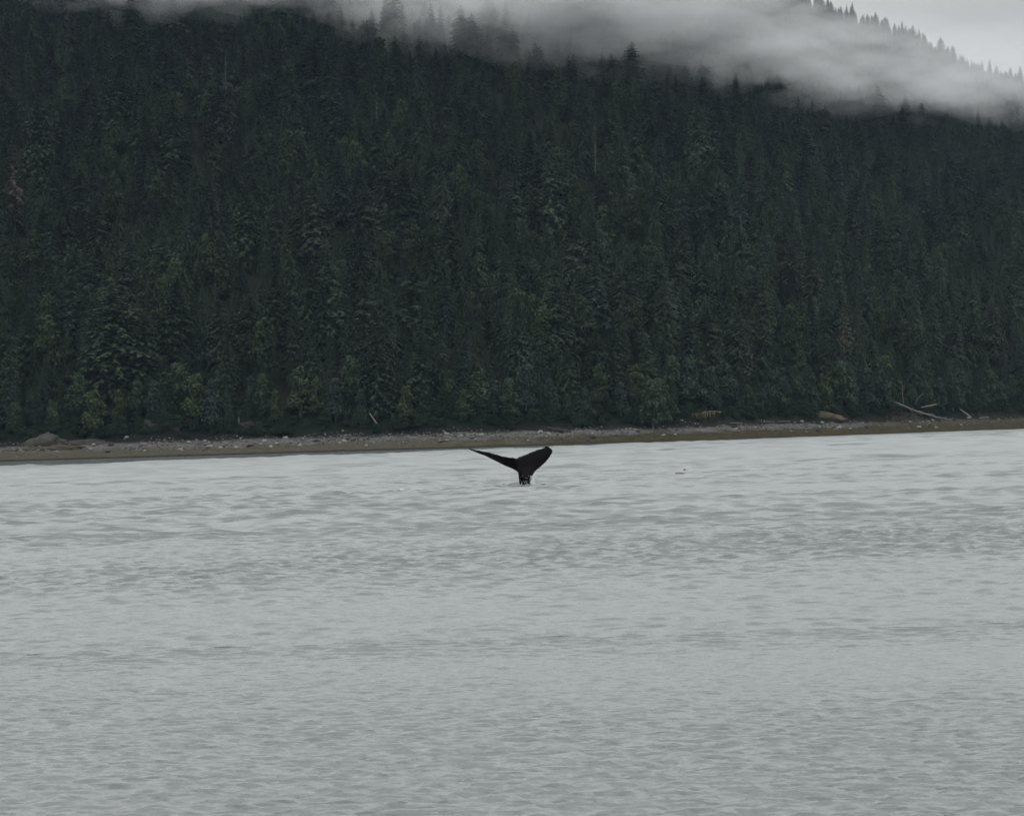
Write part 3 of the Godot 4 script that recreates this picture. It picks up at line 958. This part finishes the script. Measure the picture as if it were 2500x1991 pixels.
# ------------------------------------------------------------------ whale and birds
func build_whale() -> void:
	# outline of the raised tail in metres across and above the water, with the depth of each point: trailing edge and leading edge, tip to tip
	var back := [[-846, 556, 95], [-735, 526, 110], [-585, 500, 120], [-485, 475, 120], [-365, 440, 105], [-265, 420, 75], [-185, 413, 40], [-148, 404, 12], [-130, 392, 0], [-124, 408, -4], [-75, 430, -18], [-5, 455, -40], [65, 485, -62], [165, 525, -85], [245, 545, -105], [285, 562, -112], [305, 585, -115], [345, 575, -118], [385, 545, -120], [400, 530, -120]]
	var lead := [[-846, 538, 90], [-705, 478, 20], [-605, 440, -30], [-525, 400, -70], [-425, 350, -95], [-305, 290, -95], [-205, 250, -75], [-135, 210, -45], [-85, 160, -15], [-65, 100, 0], [-72, 10, 0], [-80, -90, 0], [-20, -95, 0], [50, -95, 0], [90, -90, 0], [75, 10, 0], [92, 95, 0], [122, 165, -10], [215, 255, -35], [402, 490, -112]]
	var lead_right := [[402, 490, -112], [355, 410, -90], [295, 340, -65], [205, 260, -40], [145, 210, -22], [115, 160, -10], [90, 90, 0], [75, 10, 0]]
	# stations run from the left tip round under the stock to the right tip
	var pairs := []
	for i in 8: pairs.append([back[i], lead[i]])
	pairs.append([[-140, 400, 6], [-85, 160, -15]])
	pairs.append([[-136, 397, 4], [-65, 100, 0]])
	pairs.append([[-133, 394, 2], [-72, 10, 0]])
	pairs.append([[-131, 392, 1], [-80, -90, 0]])
	pairs.append([[-130, 391, 0], [-40, -95, 0]])
	pairs.append([[-130, 391, 0], [5, -95, 0]])
	pairs.append([[-129, 392, 0], [50, -95, 0]])
	pairs.append([[-128, 396, -1], [85, -90, 0]])
	pairs.append([[-126, 402, -3], [75, 10, 0]])
	pairs.append([[-124, 408, -4], [90, 90, 0]])
	pairs.append([[-75, 430, -18], [115, 160, -10]])
	pairs.append([[-5, 455, -40], [145, 210, -22]])
	pairs.append([[65, 485, -62], [205, 260, -40]])
	pairs.append([[165, 525, -85], [295, 340, -65]])
	pairs.append([[245, 548, -105], [355, 410, -90]])
	pairs.append([[285, 564, -112], [388, 460, -105]])
	pairs.append([[308, 586, -115], [404, 492, -112]])
	pairs.append([[350, 574, -118], [407, 512, -116]])
	pairs.append([[392, 542, -120], [402, 528, -120]])
	var sub := 4
	var many := (pairs.size() - 1) * sub + 1
	var chord := 14
	var mid := []
	var tilt := Basis(Vector3.BACK, deg_to_rad(-1.7))
	for a in many:
		var i := mini(a / sub, pairs.size() - 2)
		var t := float(a - i * sub) / sub
		var ends := []
		for w in 2:
			var q := []
			for j in [maxi(i - 1, 0), i, i + 1, mini(i + 2, pairs.size() - 1)]:
				var e: Array = pairs[j][w]
				q.append(Vector3(e[0], e[1], e[2]))
			var v: Vector3 = q[1].cubic_interpolate(q[2], q[0], q[3], t)
			if w == 0: v += Vector3(0, 5.0 * sin(a * 2.1) * sin(a * 0.77), 0)
			ends.append(tilt * (v * 0.004397))
		var row := []
		for c in chord + 1:
			row.append(ends[0].lerp(ends[1], float(c) / chord))
		mid.append(row)
	var edge := []
	for a in many: edge.append(mid[a][0])
	for a in range(many - 1, -1, -1): edge.append(mid[a][chord])
	var half := []
	for a in many:
		var row := []
		for c in chord + 1:
			var p: Vector3 = mid[a][c]
			var near := 9.0
			for j in edge.size() - 1:
				var e0: Vector3 = edge[j]
				var e1: Vector3 = edge[j + 1]
				if e0.y < -0.3 and e1.y < -0.3: continue
				near = minf(near, p.distance_to(Geometry3D.get_closest_point_to_segment(p, e0, e1)))
			var stock := smoothstep(1.35, 0.45, p.y)
			var wide := lerpf(0.42, 0.34, stock)
			var thick := lerpf(0.085, 0.46, stock) + 0.07 * exp(-absf(p.x + 0.35) * 2.0)
			var u := 1.0 - minf(near / wide, 1.0)
			row.append(thick * sqrt(maxf(0.0, 1.0 - u * u)))
		half.append(row)
	var st := begin()
	st.set_smooth_group(0)
	var hide := Color(0.005, 0.0055, 0.006)
	for side in [1.0, -1.0]:
		for a in many - 1:
			for c in chord:
				var v := []
				for o in [[0, 0], [1, 0], [0, 1], [1, 1]]:
					v.append(mid[a + o[0]][c + o[1]] + Vector3(0, 0, side * half[a + o[0]][c + o[1]]))
				if side > 0.0:
					tri(st, v[0], v[1], v[2], hide)
					tri(st, v[1], v[3], v[2], hide)
				else:
					tri(st, v[0], v[2], v[1], hide)
					tri(st, v[1], v[2], v[3], hide)
	var skin := paint(0.5, 0.14)
	var nz := FastNoiseLite.new()
	nz.seed = 12
	nz.frequency = 0.03
	nz.fractal_octaves = 4
	skin.heightmap_enabled = true
	skin.heightmap_texture = ImageTexture.create_from_image(nz.get_seamless_image(256, 256))
	skin.heightmap_scale = 1.5
	skin.uv1_triplanar = true
	skin.uv1_scale = Vector3.ONE * 0.8
	var w := solo("humpback_whale", finish(st, true), skin, Vector3(WHALE.x, 0, -WHALE.y))
	tag(w, "black whale's tail with wide flukes raised above the water as it dives", "whale")

func build_spray() -> void:
	var r := RandomNumberGenerator.new()
	r.seed = 55
	var bead := SphereMesh.new()
	bead.radius = 1.0
	bead.height = 2.0
	bead.radial_segments = 6
	bead.rings = 3
	var drop := paint(0.2, 0.5)
	var where := []
	var tints := []
	for i in 420:
		var f := r.randf()
		var p := Vector3(WHALE.x + r.randf_range(-0.35, 0.62), r.randf() * r.randf() * 0.75, -WHALE.y + r.randf_range(0.3, 0.75))
		if f < 0.8: p = Vector3(WHALE.x + 0.3 + absf(r.randfn()) * 0.16, r.randf_range(0.0, 0.62), -WHALE.y + r.randf_range(-0.3, 0.6))
		where.append(Transform3D(Basis.from_scale(Vector3.ONE * r.randf_range(0.006, 0.02)), p))
		tints.append(Color(0.75, 0.78, 0.8))
	var sp := thing("water_spray", Vector3.ZERO)
	tag(sp, "fine drops of water running off the stock of the whale's tail", "spray", "", "stuff")
	mass("drop", bead, drop, where, tints, sp)
	# broken foam and lumps of churned water on the whale's track
	where = []
	tints = []
	for i in 190:
		var f := r.randf()
		var x := -7.6 + f * 1.9
		var d := 137.3 + (x + 6.6) * 0.9 + r.randfn() * 0.35
		if i > 80:
			x = -5.3 + r.randf() * 1.2
			d = 139.6 + (x + 4.7) * 0.9 + r.randfn() * 0.5
		if i > 120:
			x = -2.9 + r.randf() * 1.4
			d = 142.6 + (x + 2.2) * 0.9 + r.randfn() * 0.5
		if i > 140:
			x = WHALE.x + r.randf_range(-1.5, 1.2)
			d = WHALE.y - 0.7 + r.randfn() * 0.3
		var y := wave(x, d, 1)
		var s := r.randf_range(0.02, 0.075)
		where.append(Transform3D(Basis(Vector3.UP, r.randf() * 3.0).scaled(Vector3(s * 2.6, s * 0.4, s * 1.3)), Vector3(x, y + s * 0.2, -d)))
		tints.append(Color(0.5, 0.52, 0.52))
	var foam := thing("foam", Vector3.ZERO)
	tag(foam, "small white flecks of foam trailing left of the whale's tail", "foam", "", "stuff")
	mass("fleck", bead, paint(0.7, 0.3), where, tints, foam)

func build_birds() -> void:
	# floating diver with a dark head on an upright pale neck
	var st := begin()
	var grey := Color(0.2, 0.2, 0.2)
	tube(st, [Vector3(-0.36, 0.13, 0), Vector3(-0.29, 0.08, 0), Vector3(-0.18, 0.05, 0), Vector3(-0.02, 0.06, 0), Vector3(0.12, 0.05, 0), Vector3(0.2, 0.05, 0)], [0.012, 0.04, 0.085, 0.1, 0.085, 0.045], 10, Color(0.07, 0.07, 0.07), grey)
	tube(st, [Vector3(0.16, 0.07, 0), Vector3(0.205, 0.14, 0), Vector3(0.2, 0.22, 0), Vector3(0.205, 0.27, 0)], [0.06, 0.036, 0.03, 0.034], 8, Color(0.42, 0.4, 0.38))
	tube(st, [Vector3(0.15, 0.285, 0), Vector3(0.18, 0.292, 0), Vector3(0.22, 0.295, 0), Vector3(0.255, 0.285, 0), Vector3(0.28, 0.28, 0), Vector3(0.35, 0.27, 0)], [0.012, 0.042, 0.05, 0.035, 0.014, 0.004], 8, Color(0.018, 0.018, 0.018))
	var o := solo("diving_bird", finish(st, true), paint(0.6, 0.3), Vector3(12.56, 0.0, -166.3))
	o.scale = Vector3.ONE * 1.25
	tag(o, "small dark-headed water bird floating on the sea right of the whale's tail", "bird")
	st = begin()
	var white := Color(0.75, 0.76, 0.76)
	tube(st, [Vector3(0, 0, -0.28), Vector3(0, 0.0, -0.12), Vector3(0, 0.0, 0.08), Vector3(0, 0.02, 0.2), Vector3(0, 0.0, 0.28)], [0.02, 0.075, 0.08, 0.05, 0.01], 8, white)
	for s in [-1.0, 1.0]:
		var a := [Vector3(0, 0.04, 0.12), Vector3(s * 0.24, 0.09, 0.15), Vector3(s * 0.42, -0.16, 0.06)]
		var b := [Vector3(0, 0.03, -0.12), Vector3(s * 0.24, 0.07, -0.1), Vector3(s * 0.47, -0.24, -0.14)]
		var lift := Vector3(0, 0.02, 0)
		for k in 2:
			tri(st, a[k] + lift, a[k + 1] + lift, b[k] + lift, white)
			tri(st, b[k] + lift, a[k + 1] + lift, b[k + 1] + lift, white)
			tri(st, a[k], b[k], a[k + 1], white)
			tri(st, b[k], b[k + 1], a[k + 1], white)
	o = solo("gull", finish(st), paint(0.7, 0.3), Vector3(-41.3, 36.2, -600.0))
	o.scale = Vector3.ONE * 0.85
	tag(o, "white gull flying with bent wings in front of the dark forest", "bird")

# ------------------------------------------------------------------ mist
func build_mist() -> void:
	var r := RandomNumberGenerator.new()
	r.seed = 88
	var mist := thing("mist", Vector3.ZERO)
	tag(mist, "pale grey mist drifting across the upper hillside and skyline", "mist", "", "stuff")
	# where a bank lies: x, height, distance, spread across, spread up, puffs, strength
	var banks := [
		[-194.0, 226.0, 1040.0, 36.0, 7.0, 24, 0.7], [-160.0, 236.0, 1050.0, 46.0, 7.0, 18, 0.5], [-130.0, 225.0, 1050.0, 36.0, 8.0, 34, 0.8],
		[-93.0, 226.0, 1020.0, 42.0, 9.0, 44, 0.9], [-54.0, 222.0, 1022.0, 36.0, 9.0, 34, 0.8], [-28.0, 222.0, 1160.0, 30.0, 9.0, 30, 1.0],
		[8.0, 207.0, 1085.0, 36.0, 9.0, 46, 1.0], [36.0, 210.0, 1080.0, 36.0, 9.0, 48, 1.0], [68.0, 203.0, 1100.0, 40.0, 9.0, 50, 1.0],
		[102.0, 205.0, 1125.0, 42.0, 9.0, 50, 1.0], [141.0, 205.0, 1170.0, 44.0, 8.5, 50, 1.0], [182.0, 203.0, 1220.0, 46.0, 8.0, 50, 1.0],
		[226.0, 205.0, 1270.0, 46.0, 7.5, 50, 1.0], [272.0, 207.0, 1320.0, 46.0, 7.0, 46, 1.0], [312.0, 207.0, 1360.0, 42.0, 6.5, 34, 0.8], [345.0, 203.0, 1390.0, 36.0, 6.0, 20, 0.6],
		[100.0, 232.0, 1150.0, 46.0, 9.0, 24, 0.7], [50.0, 240.0, 1130.0, 50.0, 9.0, 36, 0.9], [165.0, 236.0, 1290.0, 36.0, 8.0, 12, 0.5], [225.0, 246.0, 1420.0, 36.0, 8.0, 10, 0.5], [285.0, 236.0, 1440.0, 36.0, 7.0, 8, 0.4],
		[-20.0, 250.0, 1120.0, 60.0, 10.0, 24, 0.8],
	]
	var mats := {}
	for b in banks:
		var here := r.randf_range(0.65, 1.4)
		var bodies := int(ceil(b[5] * 0.62))
		var wisps := int(b[5] * 0.5) + 4
		for i in bodies + wisps:
			var f := FogVolume.new()
			f.name = "mist_bank"
			f.shape = RenderingServer.FOG_VOLUME_SHAPE_ELLIPSOID
			var k := r.randf_range(0.25, 0.85)
			var drop := 0.0
			var thick := r.randf_range(0.05, 0.11) if b[6] > 0.85 and b[0] > 0.0 else r.randf_range(0.04, 0.085)
			if i >= bodies:
				# torn shreds along the lower edge
				k = r.randf_range(0.12, 0.36)
				drop = b[4] * r.randf_range(0.3, 1.5)
				thick = r.randf_range(0.012, 0.035)
			f.size = Vector3(90.0 * k * r.randf_range(0.6, 1.5), 29.0 * k * r.randf_range(0.7, 1.3), 70.0 * k)
			f.position = Vector3(b[0] + r.randfn() * b[3] * 0.6, b[1] - drop + r.randfn() * b[4], -b[2] + 28.0 + r.randfn() * 34.0 + drop)
			f.rotation.z = r.randf_range(-0.5, 0.3)
			f.rotation.y = r.randf_range(-0.6, 0.6)
			var dens: float = snappedf(b[6] * here * thick / (70.0 * k), 0.0001) + 0.00005
			if not mats.has(dens):
				var fm := FogMaterial.new()
				fm.density = dens
				fm.albedo = Color(0.985, 0.99, 0.995)
				mats[dens] = fm
			f.material = mats[dens]
			f.set_meta("kind", "stuff")
			mist.add_child(f, true)

# ------------------------------------------------------------------ sky
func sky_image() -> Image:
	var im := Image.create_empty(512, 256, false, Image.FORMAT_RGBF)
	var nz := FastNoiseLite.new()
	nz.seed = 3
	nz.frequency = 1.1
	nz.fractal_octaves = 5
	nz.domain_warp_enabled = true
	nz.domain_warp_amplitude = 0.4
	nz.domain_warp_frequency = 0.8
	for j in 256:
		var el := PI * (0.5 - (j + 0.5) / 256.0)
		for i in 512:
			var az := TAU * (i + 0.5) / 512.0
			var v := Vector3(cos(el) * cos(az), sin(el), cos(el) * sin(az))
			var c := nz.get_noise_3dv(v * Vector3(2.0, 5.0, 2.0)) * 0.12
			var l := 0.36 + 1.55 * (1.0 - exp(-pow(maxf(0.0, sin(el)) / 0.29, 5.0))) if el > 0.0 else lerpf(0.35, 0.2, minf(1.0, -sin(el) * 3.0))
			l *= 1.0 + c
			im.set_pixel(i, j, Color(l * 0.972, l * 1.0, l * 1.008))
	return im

func _ready() -> void:
	rng.seed = 1
	# camera
	var cam := Camera3D.new()
	cam.name = "camera"
	cam.position = Vector3(0, 3.3, 0)
	cam.rotation = Vector3(atan(67.5 / 5400.0), 0, deg_to_rad(-1.7))
	cam.fov = rad_to_deg(2.0 * atan(995.5 / 5400.0))
	cam.near = 0.5
	cam.far = 9000.0
	add_child(cam)
	cam.current = true
	# overcast sky
	var env := Environment.new()
	var sky := Sky.new()
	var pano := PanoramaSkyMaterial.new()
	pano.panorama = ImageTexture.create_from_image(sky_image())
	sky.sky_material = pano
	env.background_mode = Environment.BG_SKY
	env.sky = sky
	env.tonemap_mode = Environment.TONE_MAPPER_LINEAR
	env.tonemap_exposure = 1.0
	env.sdfgi_enabled = true
	env.ssao_enabled = true
	env.ssil_enabled = true
	env.volumetric_fog_enabled = true
	env.volumetric_fog_density = 0.0
	env.fog_enabled = true
	env.fog_density = 0.000025
	env.fog_light_color = Color(0.8, 0.9, 1.0)
	var we := WorldEnvironment.new()
	we.name = "environment"
	we.environment = env
	add_child(we)
	# sun behind the cloud
	var sun := DirectionalLight3D.new()
	sun.name = "sun"
	sun.light_energy = 0.15
	sun.light_color = Color(1.0, 0.98, 0.95)
	sun.light_angular_distance = 40.0
	sun.shadow_enabled = true
	sun.rotation = Vector3(deg_to_rad(-62), deg_to_rad(-25), 0)
	add_child(sun)
	# noises
	n_land.seed = 11
	n_land.noise_type = FastNoiseLite.TYPE_SIMPLEX_SMOOTH
	n_land.frequency = 0.011
	n_land.fractal_octaves = 3
	n_fine.seed = 12
	n_fine.frequency = 0.3
	n_fine.fractal_octaves = 4
	n_chop.seed = 13
	n_chop.noise_type = FastNoiseLite.TYPE_SIMPLEX_SMOOTH
	n_chop.frequency = 0.3
	n_chop.fractal_octaves = 2
	n_ripple.seed = 14
	n_ripple.noise_type = FastNoiseLite.TYPE_SIMPLEX_SMOOTH
	n_ripple.frequency = 2.5
	n_ripple.fractal_octaves = 3
	n_ripple.fractal_gain = 0.4
	n_patch.seed = 15
	n_patch.frequency = 0.03
	n_patch.fractal_octaves = 3
	n_line.seed = 16
	n_line.frequency = 0.02
	n_line.fractal_octaves = 4

	build_land()
	build_water()
	build_forest()
	build_single_trees()
	build_alders()
	build_stones()
	build_wrack()
	build_whale()
	build_spray()
	build_birds()
	build_mist()
